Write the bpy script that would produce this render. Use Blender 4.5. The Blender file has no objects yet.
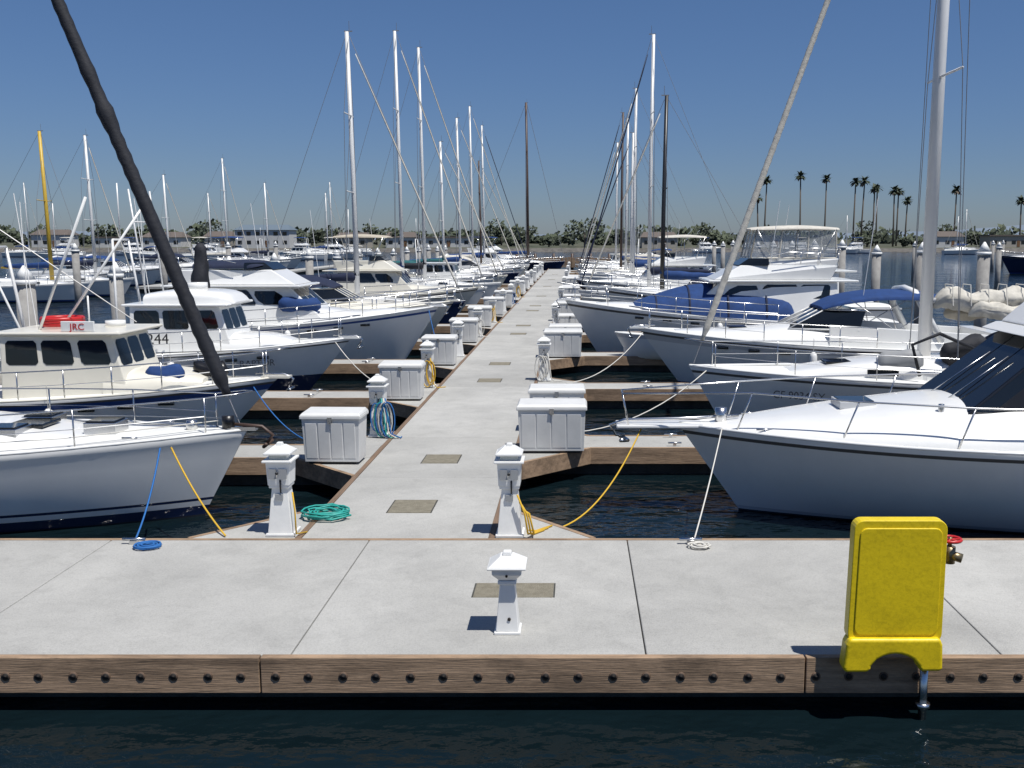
import bpy, bmesh, math, random
from mathutils import Vector, Matrix, noise
random.seed(11)
R=math.radians
scene=bpy.context.scene
COL=scene.collection
# ------------------------------------------------------------------ materials
def mat(name,c,rough=.5,metal=0.,var=.0,vs=2.,bump=0.,bs=30.,stretch=(1,1,1),coat=0.,c2=None,spec=.5,alpha=1.,detail=6):
    m=bpy.data.materials.new(name); m.use_nodes=True
    nt=m.node_tree; b=nt.nodes['Principled BSDF']
    b.inputs['Base Color'].default_value=(*c,1); b.inputs['Roughness'].default_value=rough
    b.inputs['Metallic'].default_value=metal; b.inputs['Coat Weight'].default_value=coat
    b.inputs['Specular IOR Level'].default_value=spec; b.inputs['Alpha'].default_value=alpha
    tc=nt.nodes.new('ShaderNodeTexCoord'); mp=nt.nodes.new('ShaderNodeMapping')
    mp.inputs['Scale'].default_value=stretch; nt.links.new(tc.outputs['Object'],mp.inputs['Vector'])
    if var>0 or c2:
        n=nt.nodes.new('ShaderNodeTexNoise'); n.inputs['Scale'].default_value=vs; n.inputs['Detail'].default_value=detail
        n.inputs['Roughness'].default_value=.65
        nt.links.new(mp.outputs[0],n.inputs['Vector'])
        r=nt.nodes.new('ShaderNodeValToRGB'); r.color_ramp.elements[0].position=.32; r.color_ramp.elements[1].position=.68
        d=c2 if c2 else tuple(x*(1-var) for x in c)
        r.color_ramp.elements[0].color=(*d,1); r.color_ramp.elements[1].color=(*c,1)
        nt.links.new(n.outputs['Fac'],r.inputs['Fac']); nt.links.new(r.outputs[0],b.inputs['Base Color'])
    if bump>0:
        n2=nt.nodes.new('ShaderNodeTexNoise'); n2.inputs['Scale'].default_value=bs; n2.inputs['Detail'].default_value=4
        nt.links.new(mp.outputs[0],n2.inputs['Vector'])
        bp=nt.nodes.new('ShaderNodeBump'); bp.inputs['Strength'].default_value=bump; bp.inputs['Distance'].default_value=.02
        nt.links.new(n2.outputs['Fac'],bp.inputs['Height']); nt.links.new(bp.outputs[0],b.inputs['Normal'])
    return m
def weather(m,scale=.35,dark=.8,fine=45,lo=.42,hi=.6,stretch=(1,1,1),slab=None,mid=None):
    nt=m.node_tree; b=nt.nodes['Principled BSDF']; src=b.inputs['Base Color'].links[0].from_socket
    tc=nt.nodes.new('ShaderNodeTexCoord'); mp=nt.nodes.new('ShaderNodeMapping'); mp.inputs['Scale'].default_value=stretch
    nt.links.new(tc.outputs['Object'],mp.inputs[0])
    L=[(scale,dark,lo,hi),(fine,.86,.40,.52)]
    if mid: L.append(mid)
    def mul(src,fac):
        mx=nt.nodes.new('ShaderNodeVectorMath'); mx.operation='SCALE'; nt.links.new(src,mx.inputs[0]); nt.links.new(fac,mx.inputs['Scale']); return mx.outputs[0]
    for sc,dk,a,c in L:
        n=nt.nodes.new('ShaderNodeTexNoise'); n.inputs['Scale'].default_value=sc; n.inputs['Detail'].default_value=9; n.inputs['Roughness'].default_value=.7; n.inputs['Distortion'].default_value=.6
        nt.links.new(mp.outputs[0],n.inputs['Vector'])
        r=nt.nodes.new('ShaderNodeMapRange'); r.inputs['From Min'].default_value=a; r.inputs['From Max'].default_value=c; r.inputs['To Min'].default_value=dk; r.inputs['To Max'].default_value=1
        nt.links.new(n.outputs['Fac'],r.inputs['Value']); src=mul(src,r.outputs[0])
    if slab:   # each cast slab has its own slight tone
        ax,off,step=slab
        sx=nt.nodes.new('ShaderNodeSeparateXYZ'); nt.links.new(tc.outputs['Object'],sx.inputs[0])
        a=nt.nodes.new('ShaderNodeMath'); a.operation='SUBTRACT'; a.inputs[1].default_value=off; nt.links.new(sx.outputs[ax],a.inputs[0])
        d=nt.nodes.new('ShaderNodeMath'); d.operation='DIVIDE'; d.inputs[1].default_value=step; nt.links.new(a.outputs[0],d.inputs[0])
        f=nt.nodes.new('ShaderNodeMath'); f.operation='FLOOR'; nt.links.new(d.outputs[0],f.inputs[0])
        wn=nt.nodes.new('ShaderNodeTexWhiteNoise'); wn.noise_dimensions='1D'; nt.links.new(f.outputs[0],wn.inputs['W'])
        r=nt.nodes.new('ShaderNodeMapRange'); r.inputs['To Min'].default_value=.92; r.inputs['To Max'].default_value=1.03; nt.links.new(wn.outputs['Value'],r.inputs['Value']); src=mul(src,r.outputs[0])
    nt.links.new(src,b.inputs['Base Color'])
WHITE=mat('gelcoat_white',(.82,.82,.80),.2,var=.07,vs=1.2,coat=.3)
CREAM=mat('gelcoat_cream',(.74,.71,.62),.3,var=.08,vs=1.5,coat=.2)
DECKW=mat('deck_nonskid',(.76,.76,.73),.55,var=.1,vs=2.5,bump=.15,bs=120)
GREYW=mat('gelcoat_grey',(.55,.56,.57),.3,var=.08,coat=.2)
NAVY=mat('gelcoat_navy',(.012,.022,.07),.18,coat=.4,var=.1)
BLACKP=mat('black_paint',(.012,.012,.014),.35)
STRB=mat('stripe_blue',(.02,.06,.22),.3)
STRR=mat('stripe_burgundy',(.14,.02,.02),.3)
BOTB=mat('bottom_paint_dark',(.015,.02,.03),.7,var=.3)
RUB=mat('rub_rail',(.08,.075,.07),.5)
TEAK=mat('teak',(.23,.12,.055),.6,var=.4,vs=6,stretch=(1,8,8))
GLASS=mat('tinted_window',(.008,.010,.012),.05,spec=.7)
CLEAR=mat('clear_vinyl',(.55,.58,.6),.12,alpha=.35)
STEEL=mat('stainless',(.62,.62,.62),.25,metal=1.)
ALU=mat('mast_aluminium',(.74,.74,.73),.38,metal=.1,var=.08)
ALUD=mat('mast_dark',(.09,.055,.04),.5,var=.3)
MBLK=mat('mast_black',(.02,.02,.022),.4)
MYEL=mat('mast_yellow',(.60,.40,.05),.45,var=.15)
WIRE=mat('rigging_wire',(.26,.26,.265),.4,metal=.3)
CBLUE=mat('canvas_blue',(.012,.052,.19),.85,var=.3,vs=5,bump=.4,bs=9)
CNAVY=mat('canvas_navy',(.012,.02,.055),.85,var=.3,vs=5,bump=.4,bs=9)
CBLK=mat('canvas_black',(.016,.018,.026),.75,var=.4,vs=7,bump=.5,bs=12)
CTEAL=mat('canvas_teal',(.02,.12,.13),.85,var=.25)
CWHT=mat('canvas_white',(.64,.61,.54),.85,var=.25,vs=5,bump=.6,bs=8)
CTAN=mat('canvas_tan',(.50,.45,.36),.85,var=.25,vs=5,bump=.5,bs=8)
RUBR=mat('rubber_grey',(.28,.29,.3),.6)
CONC=mat('dock_concrete_cross',(.485,.478,.45),.88,c2=(.415,.41,.388),vs=.9,bump=.35,bs=70,detail=12)
weather(CONC,.28,.86,slab=(0,-2.78,3.45),mid=(2.3,.91,.36,.5))
CONC2=mat('dock_concrete',(.485,.478,.45),.88,c2=(.415,.41,.388),vs=.9,bump=.35,bs=70,detail=12)
weather(CONC2,.28,.86,slab=(1,12.95,3.45),mid=(2.3,.91,.36,.5))
CONCD=mat('float_concrete_shaded',(.08,.08,.07),.9,var=.5,vs=3,bump=.4)  # dark base colour paints in the shade under the docks
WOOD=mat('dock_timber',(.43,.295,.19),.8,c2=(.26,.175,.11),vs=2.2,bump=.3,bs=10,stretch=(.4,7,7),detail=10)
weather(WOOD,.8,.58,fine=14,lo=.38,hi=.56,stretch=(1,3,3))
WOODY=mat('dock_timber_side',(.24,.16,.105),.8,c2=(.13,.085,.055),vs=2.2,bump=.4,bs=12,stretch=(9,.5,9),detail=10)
BOLT=mat('bolt_iron',(.022,.017,.014),.8,var=.4,vs=20)
WASH=mat('bolt_washer',(.14,.09,.06),.8,var=.4,vs=20)
GRATE=mat('utility_hatch',(.27,.245,.185),.8,c2=(.18,.16,.115),vs=9,bump=.8,bs=90)
PEDW=mat('pedestal_white',(.80,.80,.78),.4,var=.12,vs=4)
LENS=mat('light_lens',(.5,.52,.5),.2)
BOXW=mat('dock_box_white',(.72,.72,.70),.42,var=.14,vs=2.5)
YEL=mat('yellow_plastic',(.82,.61,.010),.4,var=.10,vs=4,bump=.12,bs=14)
weather(YEL,1.4,.88,fine=30,lo=.36,hi=.5)
YELR=mat('rope_yellow',(.62,.38,.03),.8)
REDP=mat('red_paint',(.5,.02,.02),.4)
BRASS=mat('brass',(.25,.20,.12),.4,metal=.8)
TEALR=mat('hose_teal',(.03,.34,.29),.5)
BLUER=mat('rope_blue',(.02,.13,.38),.8)
WHTR=mat('rope_white',(.62,.60,.55),.85)
PILE=mat('pile_concrete',(.36,.35,.33),.9,c2=(.22,.21,.2),vs=2,bump=.4)
PCAP=mat('pile_cap_white',(.8,.8,.78),.45)
LAND=mat('shore_land',(.11,.105,.07),.95,c2=(.05,.06,.035),vs=.05)
ROCK=mat('riprap',(.15,.14,.125),.95,c2=(.07,.065,.06),vs=.7)
HILL=mat('far_hill_hazed',(.17,.21,.26),1.,c2=(.14,.18,.23),vs=.004)  # distance haze put into the hill's grey-blue colour
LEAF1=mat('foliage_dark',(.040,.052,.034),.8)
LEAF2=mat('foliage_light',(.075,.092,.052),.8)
PALMT=mat('palm_trunk',(.12,.10,.08),.9)
PALML=mat('palm_frond',(.045,.062,.032),.7)
PALMD=mat('palm_dead_frond',(.12,.095,.07),.9)
STUC=mat('building_wall',(.40,.37,.32),.9,var=.12)
STUC2=mat('building_wall_white',(.56,.56,.55),.9,var=.1)
ROOFM=mat('building_roof',(.14,.115,.10),.9,var=.2)
ROOFB=mat('building_roof_blue',(.12,.16,.20),.8)
# ------------------------------------------------------------------ mesh builder
class MB:
    def __init__(s): s.v=[];s.f=[];s.m=[];s.sm=[];s.mats=[]
    def mi(s,m):
        if m not in s.mats: s.mats.append(m)
        return s.mats.index(m)
    def add(s,vs,fs,m,smooth=False):
        o=len(s.v); s.v+= [tuple(v) for v in vs]
        for i,f in enumerate(fs):
            s.f.append(tuple(o+k for k in f))
            s.m.append(s.mi(m[i] if isinstance(m,list) else m)); s.sm.append(smooth)
    def hexa(s,c,m):
        s.add(c,[(3,2,1,0),(4,5,6,7),(0,1,5,4),(1,2,6,5),(2,3,7,6),(3,0,4,7)],m)
    def box(s,x0,x1,y0,y1,z0,z1,m):
        s.hexa([(x0,y0,z0),(x1,y0,z0),(x1,y1,z0),(x0,y1,z0),(x0,y0,z1),(x1,y0,z1),(x1,y1,z1),(x0,y1,z1)],m)
    def fru(s,cx,cy,z0,z1,w0,w1,m,d0=None,d1=None):
        a=w0/2;b=w1/2;c=(d0 or w0)/2;d=(d1 or w1)/2
        s.hexa([(cx-a,cy-c,z0),(cx+a,cy-c,z0),(cx+a,cy+c,z0),(cx-a,cy+c,z0),(cx-b,cy-d,z1),(cx+b,cy-d,z1),(cx+b,cy+d,z1),(cx-b,cy+d,z1)],m)
    def path(s,pts,r,m,n=6,cap=True,rf=None):
        P=[Vector(p) for p in pts]; N=len(P); vs=[]
        for i,p in enumerate(P):
            t=(P[min(i+1,N-1)]-P[max(i-1,0)])
            if t.length<1e-7: t=Vector((0,0,1))
            t.normalize()
            up=Vector((0,0,1)) if abs(t.z)<.9 else Vector((1,0,0))
            a=t.cross(up).normalized(); b=t.cross(a).normalized()
            rr=rf(i/(N-1)) if rf else r
            for k in range(n):
                an=2*math.pi*k/n
                vs.append(p+a*math.cos(an)*rr+b*math.sin(an)*rr)
        fs=[]
        for i in range(N-1):
            base=i*n
            best=0;bd=1e9
            for k in range(n):
                d=(vs[base]-vs[base+n+k]-(P[i]-P[i+1])).length
                if d<bd: bd=d;best=k
            if best: 
                ring=vs[base+n:base+2*n]; ring=ring[best:]+ring[:best]; vs[base+n:base+2*n]=ring
            for k in range(n): fs.append((base+k,base+(k+1)%n,base+n+(k+1)%n,base+n+k))
        if cap:
            fs.append(tuple(range(n))[::-1]); fs.append(tuple(range((N-1)*n,N*n)))
        s.add(vs,fs,m,n>4)
    def tube(s,p,q,r,m,n=6,r2=None):
        s.path([p,q],r,m,n,rf=(lambda t:r+(r2-r)*t) if r2 is not None else None)
    def rope(s,p,q,r,sag,m,n=5,k=12):
        p=Vector(p);q=Vector(q)
        s.path([p.lerp(q,i/k)-Vector((0,0,sag*4*(i/k)*(1-i/k))) for i in range(k+1)],r,m,n)
    def loft(s,st,m,p=3.,n=18,res=4,capf=True,capr=True):
        S=[]
        for i in range(len(st)-1):
            a=st[max(i-1,0)];b=st[i];c=st[i+1];d=st[min(i+2,len(st)-1)]
            for j in range(res):
                t=j/res
                S.append([.5*((2*b[k])+(-a[k]+c[k])*t+(2*a[k]-5*b[k]+4*c[k]-d[k])*t*t+(-a[k]+3*b[k]-3*c[k]+d[k])*t**3) for k in range(4)])
        S.append(list(st[-1])[:4])
        vs=[];fs=[]
        for (x,w,zb,zt) in S:
            for k in range(n+1):
                a=math.pi*k/n; ca=math.cos(a); sa=math.sin(a)
                vs.append((x,w*math.copysign(abs(ca)**(2/p),ca),zb+(zt-zb)*abs(sa)**(2/p)))
        for i in range(len(S)-1):
            for k in range(n):
                a=i*(n+1)+k; fs.append((a,a+1,a+n+2,a+n+1))
        s.add(vs,fs,m,True)
        if capf: s.add(vs[:n+1],[tuple(range(n+1))],m)
        if capr: s.add(vs[-(n+1):],[tuple(range(n+1))],m)
    def lump(s,p,q,r0,r1,m,amp=.25,seg=26,n=12,seed=0,vert=1.25,freq=2.2):
        p=Vector(p);q=Vector(q);t=(q-p).normalized();up=Vector((0,0,1)) if abs(t.z)<.9 else Vector((1,0,0))
        a=t.cross(up).normalized();b=a.cross(t).normalized();vs=[]
        for i in range(seg+1):
            u=i/seg;c=p.lerp(q,u);r=r0+(r1-r0)*u
            if i in(0,seg): r*=.45
            for k in range(n):
                an=2*math.pi*k/n
                d=a*math.cos(an)+b*math.sin(an)*vert
                rr=r*(1+amp*noise.noise(c*freq+d*1.3+Vector((seed,0,0))))
                vs.append(c+d*rr)
        fs=[(i*n+k,i*n+(k+1)%n,(i+1)*n+(k+1)%n,(i+1)*n+k) for i in range(seg) for k in range(n)]
        fs+= [tuple(range(n)),tuple(range(seg*n,(seg+1)*n))]
        s.add(vs,fs,m,True)
    def drape(s,x0,x1,yc,zb,w,h,m,seed=0,seg=90,n=22):
        # sail flaked over a boom: creased, sagging folds running along and across it
        vs=[]
        for i in range(seg+1):
            u=i/seg; x=x0+(x1-x0)*u; e=min(1,min(u,1-u)*14)**.5
            hh=h*(.75+.35*noise.noise(Vector((x*1.1,seed,0)))+.10*math.sin(x*9+seed))*(1-.35*u)*e
            ww=w*(.85+.35*noise.noise(Vector((x*1.7,seed+5,0))))*(1-.2*u)*e
            dz=-.10*abs(math.sin(x*2.3+seed))
            for k in range(n):
                a=2*math.pi*k/n; ca=math.cos(a); sa=math.sin(a)
                f=1+.22*noise.noise(Vector((x*4.5+ca,ca*2.4+seed,sa*2.4)))+.13*math.sin(sa*13+x*1.5+seed)+.07*noise.noise(Vector((x*14,ca*6,sa*6)))
                vs.append((x,yc+ww*ca*f,zb+hh*.45+dz+hh*.62*sa*f))
        fs=[(i*n+k,i*n+(k+1)%n,(i+1)*n+(k+1)%n,(i+1)*n+k) for i in range(seg) for k in range(n)]
        s.add(vs,fs,m,True)
    def win(s,c,u0,u1,v0,v1,m,off=.006,ch=.12):
        A,B,C,D=[Vector(x) for x in c]
        def P(u,v): return A*(1-u)*(1-v)+B*u*(1-v)+C*u*v+D*(1-u)*v
        n=(B-A).cross(D-A).normalized()*off
        du=(u1-u0)*ch*min(1,(D-A).length*(v1-v0)/max(.01,(B-A).length*(u1-u0)));dv=(v1-v0)*ch
        pts=[(u0+du,v0),(u1-du,v0),(u1,v0+dv),(u1,v1-dv),(u1-du,v1),(u0+du,v1),(u0,v1-dv),(u0,v0+dv)]
        s.add([P(*p)+n for p in pts],[tuple(range(8))],m)
    def house(s,xfb,xrb,xft,xrt,wfb,wrb,wft,wrt,zb,zt,m):
        a=[(xrb,-wrb,zb),(xfb,-wfb,zb),(xfb,wfb,zb),(xrb,wrb,zb),(xrt,-wrt,zt),(xft,-wft,zt),(xft,wft,zt),(xrt,wrt,zt)]
        s.hexa(a,m)
        return dict(S=[a[0],a[1],a[5],a[4]],P=[a[2],a[3],a[7],a[6]],F=[a[1],a[2],a[6],a[5]],B=[a[3],a[0],a[4],a[7]])
    def obj(s,name,parent=None,bevel=0,seg=2,loc=None,recalc=True):
        me=bpy.data.meshes.new(name); me.from_pydata(s.v,[],s.f)
        for m in s.mats: me.materials.append(m)
        me.polygons.foreach_set('material_index',s.m); me.polygons.foreach_set('use_smooth',s.sm)
        if recalc:
            bm=bmesh.new(); bm.from_mesh(me); bmesh.ops.recalc_face_normals(bm,faces=bm.faces); bm.to_mesh(me); bm.free()
        me.update()
        o=bpy.data.objects.new(name,me); COL.objects.link(o)
        if parent: o.parent=parent
        if loc: o.location=loc
        if bevel:
            b=o.modifiers.new('bevel','BEVEL'); b.width=bevel; b.segments=seg; b.limit_method='ANGLE'; b.angle_limit=R(40)
        return o
def empty(name,loc=(0,0,0),rz=0):
    e=bpy.data.objects.new(name,None); COL.objects.link(e); e.location=loc; e.rotation_euler=(0,0,rz); e.empty_display_size=.2; return e
def text(name,body,size,parent,loc,rz,m):
    c=bpy.data.curves.new(name,'FONT'); c.body=body; c.size=size; c.extrude=.004; c.align_x='CENTER'
    o=bpy.data.objects.new(name,c); COL.objects.link(o); c.materials.append(m); o.parent=parent; o.location=loc; o.rotation_euler=(R(90),0,rz); return o
# ------------------------------------------------------------------ world / camera / sun
w=bpy.data.worlds.new('World'); scene.world=w; w.use_nodes=True; nt=w.node_tree
sk=nt.nodes.new('ShaderNodeTexSky'); sk.sky_type='NISHITA'; sk.sun_disc=False
EL=R(67); sd=Vector((.77,-.64,0)).normalized()
sk.sun_elevation=EL; sk.sun_rotation=math.atan2(sd.x,sd.y); sk.air_density=1.0; sk.dust_density=.25; sk.ozone_density=3.5
tcw=nt.nodes.new('ShaderNodeTexCoord'); sx=nt.nodes.new('ShaderNodeSeparateXYZ'); nt.links.new(tcw.outputs['Generated'],sx.inputs[0])
cr=nt.nodes.new('ShaderNodeValToRGB'); cr.color_ramp.interpolation='EASE'
cr.color_ramp.elements[0].position=0.; cr.color_ramp.elements[0].color=(.52,.63,.90,1)
cr.color_ramp.elements[1].position=.30; cr.color_ramp.elements[1].color=(.62,.77,1.,1)
nt.links.new(sx.outputs['Z'],cr.inputs['Fac'])
vm=nt.nodes.new('ShaderNodeVectorMath'); vm.operation='MULTIPLY'
nt.links.new(sk.outputs[0],vm.inputs[0]); nt.links.new(cr.outputs[0],vm.inputs[1])
nt.links.new(vm.outputs[0],nt.nodes['Background'].inputs[0]); nt.nodes['Background'].inputs[1].default_value=.072
sl=bpy.data.lights.new('sun','SUN'); sl.energy=5.0; sl.angle=R(.5); sl.color=(1,.968,.91)
so=bpy.data.objects.new('sun',sl); COL.objects.link(so)
S=Vector((sd.x*math.cos(EL),sd.y*math.cos(EL),math.sin(EL))); so.rotation_euler=S.to_track_quat('Z','Y').to_euler(); so.location=S*60
cd=bpy.data.cameras.new('camera'); cam=bpy.data.objects.new('camera',cd); COL.objects.link(cam)
cam.location=(0,0,4.55); cam.rotation_euler=(R(90-8.35),0,0); cd.lens=34.98; cd.sensor_width=36; cd.shift_x=-65/1024; cd.clip_end=9000; scene.camera=cam
scene.view_settings.view_transform='Standard'; scene.view_settings.look='None'; scene.view_settings.exposure=0
# ------------------------------------------------------------------ water
wm=bpy.data.materials.new('water'); wm.use_nodes=True; nt=wm.node_tree; b=nt.nodes['Principled BSDF']
b.inputs['Base Color'].default_value=(.004,.010,.013,1); b.inputs['Roughness'].default_value=.04; b.inputs['IOR'].default_value=1.33
tc=nt.nodes.new('ShaderNodeTexCoord'); prev=None
for sc,stg,dist,st in ((.9,.7,.22,(1,1.5,1)),(4.5,.6,.035,(1,1.4,1)),(.16,.6,.7,(1,1.3,1))):
    mp=nt.nodes.new('ShaderNodeMapping'); mp.inputs['Scale'].default_value=st; nt.links.new(tc.outputs['Object'],mp.inputs[0])
    n=nt.nodes.new('ShaderNodeTexNoise'); n.inputs['Scale'].default_value=sc; n.inputs['Detail'].default_value=3; nt.links.new(mp.outputs[0],n.inputs['Vector'])
    bp=nt.nodes.new('ShaderNodeBump'); bp.inputs['Strength'].default_value=stg; bp.inputs['Distance'].default_value=dist
    nt.links.new(n.outputs['Fac'],bp.inputs['Height'])
    if prev: nt.links.new(prev.outputs[0],bp.inputs['Normal'])
    prev=bp
nt.links.new(prev.outputs[0],b.inputs['Normal'])
m=MB(); m.add([(-5000,-60,0),(5000,-60,0),(5000,7000,0),(-5000,7000,0)],[(0,1,2,3)],wm); m.obj('water',recalc=False)
# ------------------------------------------------------------------ docks
DZ=.55
YN,YF=9.16,12.87
e=empty('cross_dock')
seams=[-2.78+3.45*k for k in range(-8,10)]
m=MB()
for a,c in zip(seams[:-1],seams[1:]): m.box(a+.006,c-.006,YN,YF,DZ-.16,DZ,CONC)
m.obj('deck_slabs',e,bevel=.012)
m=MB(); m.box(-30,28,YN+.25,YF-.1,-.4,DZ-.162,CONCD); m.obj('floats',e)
m=MB(); x=-3.05-5.25*5
i=0
while x<28: m.box(x+.006,x+5.24,YN-.09,YN-.004,.20,.562,WOOD); x+=5.25
m.box(-30,28,YF+.004,YF+.07,.25,.556,WOOD)
m.obj('timber_waler',e,bevel=.008)
m=MB(); x=-12
while x<14:
    m.tube((x,YN-.0975,.375),(x,YN-.085,.375),.044,WASH,18); m.tube((x,YN-.0995,.375),(x,YN-.09,.375),.031,BOLT,14); m.tube((x,YN-.107,.375),(x,YN-.097,.375),.013,BOLT,6)
    x+=.335 if (i%2) else .315
    i+=1
m.obj('bolts',e)
m=MB()
def hatch(m,x0,x1,y0,y1):
    m.box(x0,x1,y0,y1,DZ-.01,DZ+.006,GRATE)
    m.box(x0-.02,x0-.002,y0,y1,DZ-.01,DZ+.004,CONCD); m.box(x1+.002,x1+.02,y0,y1,DZ-.01,DZ+.004,CONCD)
hatch(m,-1.17,-.27,10.72,11.18)
m.obj('hatch_cover',e)
XL,XR=-3.71,-1.2
e=empty('main_dock')
m=MB()
yy=YF+.08
while yy<128:
    y2=yy+3.45; m.box(XL,XR,yy,y2-.007,DZ-.16,DZ-.002,CONC2); yy=y2
m.obj('deck_slabs',e,bevel=.006)
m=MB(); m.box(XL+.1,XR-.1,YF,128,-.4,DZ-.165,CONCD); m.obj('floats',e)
m=MB()
yy=YF+.08
while yy<128:
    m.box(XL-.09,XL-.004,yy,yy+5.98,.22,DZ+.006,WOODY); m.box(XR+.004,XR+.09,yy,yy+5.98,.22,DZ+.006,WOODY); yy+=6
m.obj('timber_waler',e,bevel=.006)
m=MB()
for hy in (14.2,17.45,27.6,31.4,41.5,45.5,55,59,69,83,97,111): hatch(m,-2.79,-2.16,hy,hy+.72)
m.obj('hatch_covers',e)
LF=[18.5+6.9*k for k in range(16)]; RF=[19.4+7.5*k for k in range(15)]
def finger(xa,xb,yc,side):
    e=empty('finger_dock'); m=MB(); wd=.55
    x0,x1=sorted((xa,xb)); n=4
    for i in range(n):
        a=x0+(x1-x0)*i/n;c=x0+(x1-x0)*(i+1)/n
        m.box(a+.008,c-.008,yc-wd,yc+wd,DZ-.14,DZ-.006,CONC2)
    g=1.35
    for sg in (-1,1):
        ya=yc+sg*(wd+.004); yb=yc+sg*(wd+g); xo=xa+side*g
        vs=[(xa,ya,DZ-.12),(xo,ya,DZ-.12),(xa,yb,DZ-.12),(xa,ya,DZ-.009),(xo,ya,DZ-.009),(xa,yb,DZ-.009)]
        m.add(vs,[(0,1,2),(3,4,5),(0,1,4,3),(1,2,5,4),(2,0,3,5)],CONC2)
    m.obj('deck',e)
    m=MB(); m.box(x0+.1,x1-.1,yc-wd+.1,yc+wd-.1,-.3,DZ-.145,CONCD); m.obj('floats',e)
    m=MB()
    xs=xa+side*g
    a,c=sorted((xs,xb))
    for sg in (-1,1):
        y0,y1=sorted((yc+sg*(wd+.006),yc+sg*(wd+.08))); m.box(a,c,y0,y1,.24,DZ+.002,WOOD)
        p=Vector((xs,yc+sg*(wd+.04),0));q=Vector((xa,yc+sg*(wd+g+.05),0));nn=Vector((side,sg,0)).normalized()*.04
        m.hexa([(p-nn)+Vector((0,0,.24)),(p+nn)+Vector((0,0,.24)),(q+nn)+Vector((0,0,.24)),(q-nn)+Vector((0,0,.24)),(p-nn)+Vector((0,0,DZ)),(p+nn)+Vector((0,0,DZ)),(q+nn)+Vector((0,0,DZ)),(q-nn)+Vector((0,0,DZ))],WOOD)
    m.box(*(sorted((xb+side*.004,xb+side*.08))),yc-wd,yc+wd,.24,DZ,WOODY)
    m.obj('timber_waler',e)
    m=MB()
    for cx in (xa+side*3.,xa+side*7,xa+side*11):
        for sg in(-1,1):
            cy=yc+sg*(wd-.12); m.box(cx-.03,cx+.03,cy-.02,cy+.02,DZ,DZ+.05,STEEL); m.tube((cx-.13,cy,DZ+.06),(cx+.13,cy,DZ+.06),.018,STEEL)
    m.obj('cleats',e)
for y in LF: finger(XL-.1,-15.6,y,-1)
for y in RF: finger(XR+.1,15.3,y,1)
def gus(x0,x1,y0,y1):
    m=MB(); vs=[(x0,y0,.38),(x1,y0,.38),(x0,y1,.38),(x0,y0,DZ-.004),(x1,y0,DZ-.004),(x0,y1,DZ-.004)]
    m.add(vs,[(0,1,2),(3,4,5),(0,1,4,3),(1,2,5,4),(2,0,3,5)],CONC2)
    p=Vector((x1,y0,0));q=Vector((x0,y1,0));t=(q-p).normalized();sx=1 if x1>x0 else -1
    nn=Vector((sx*abs(t.y),abs(t.x),0))*.07
    m.hexa([p+Vector((0,0,.24)),p+nn+Vector((0,0,.24)),q+nn+Vector((0,0,.24)),q+Vector((0,0,.24)),p+Vector((0,0,.552)),p+nn+Vector((0,0,.552)),q+nn+Vector((0,0,.552)),q+Vector((0,0,.552))],WOOD)
    m.obj('corner_dock_plate')
gus(XL-.095,XL-1.5,YF+.075,YF+1.6); gus(XR+.095,XR+1.4,YF+.075,YF+1.6)
# ------------------------------------------------------------------ pilings
def piling(x,y,h=3.7,r=.23):
    e=empty('dock_piling',(x,y,0)); m=MB(); m.tube((0,0,-1),(0,0,h-.55),r,PILE,16); m.obj('shaft',e)
    m=MB(); m.tube((0,0,h-.55),(0,0,h-.42),r*1.18,PCAP,18); m.tube((0,0,h-.42),(0,0,h),r*1.14,PCAP,18,r2=.03); m.obj('cap',e)
piling(-16.3,29.5,3.75,.27); piling(-16.6,36,3.7)
for y in LF[4:]: piling(-16.0,y,3.75+random.uniform(-.15,.15))
for y in RF[2:]: piling(17,y,4.3+random.uniform(-.15,.15),.25)
for x,y in ((-33,66),(-33,80),(-33,95),(-33,110),(37,88),(37,110),(58,140),(70,165)): piling(x,y,4.2)
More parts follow.
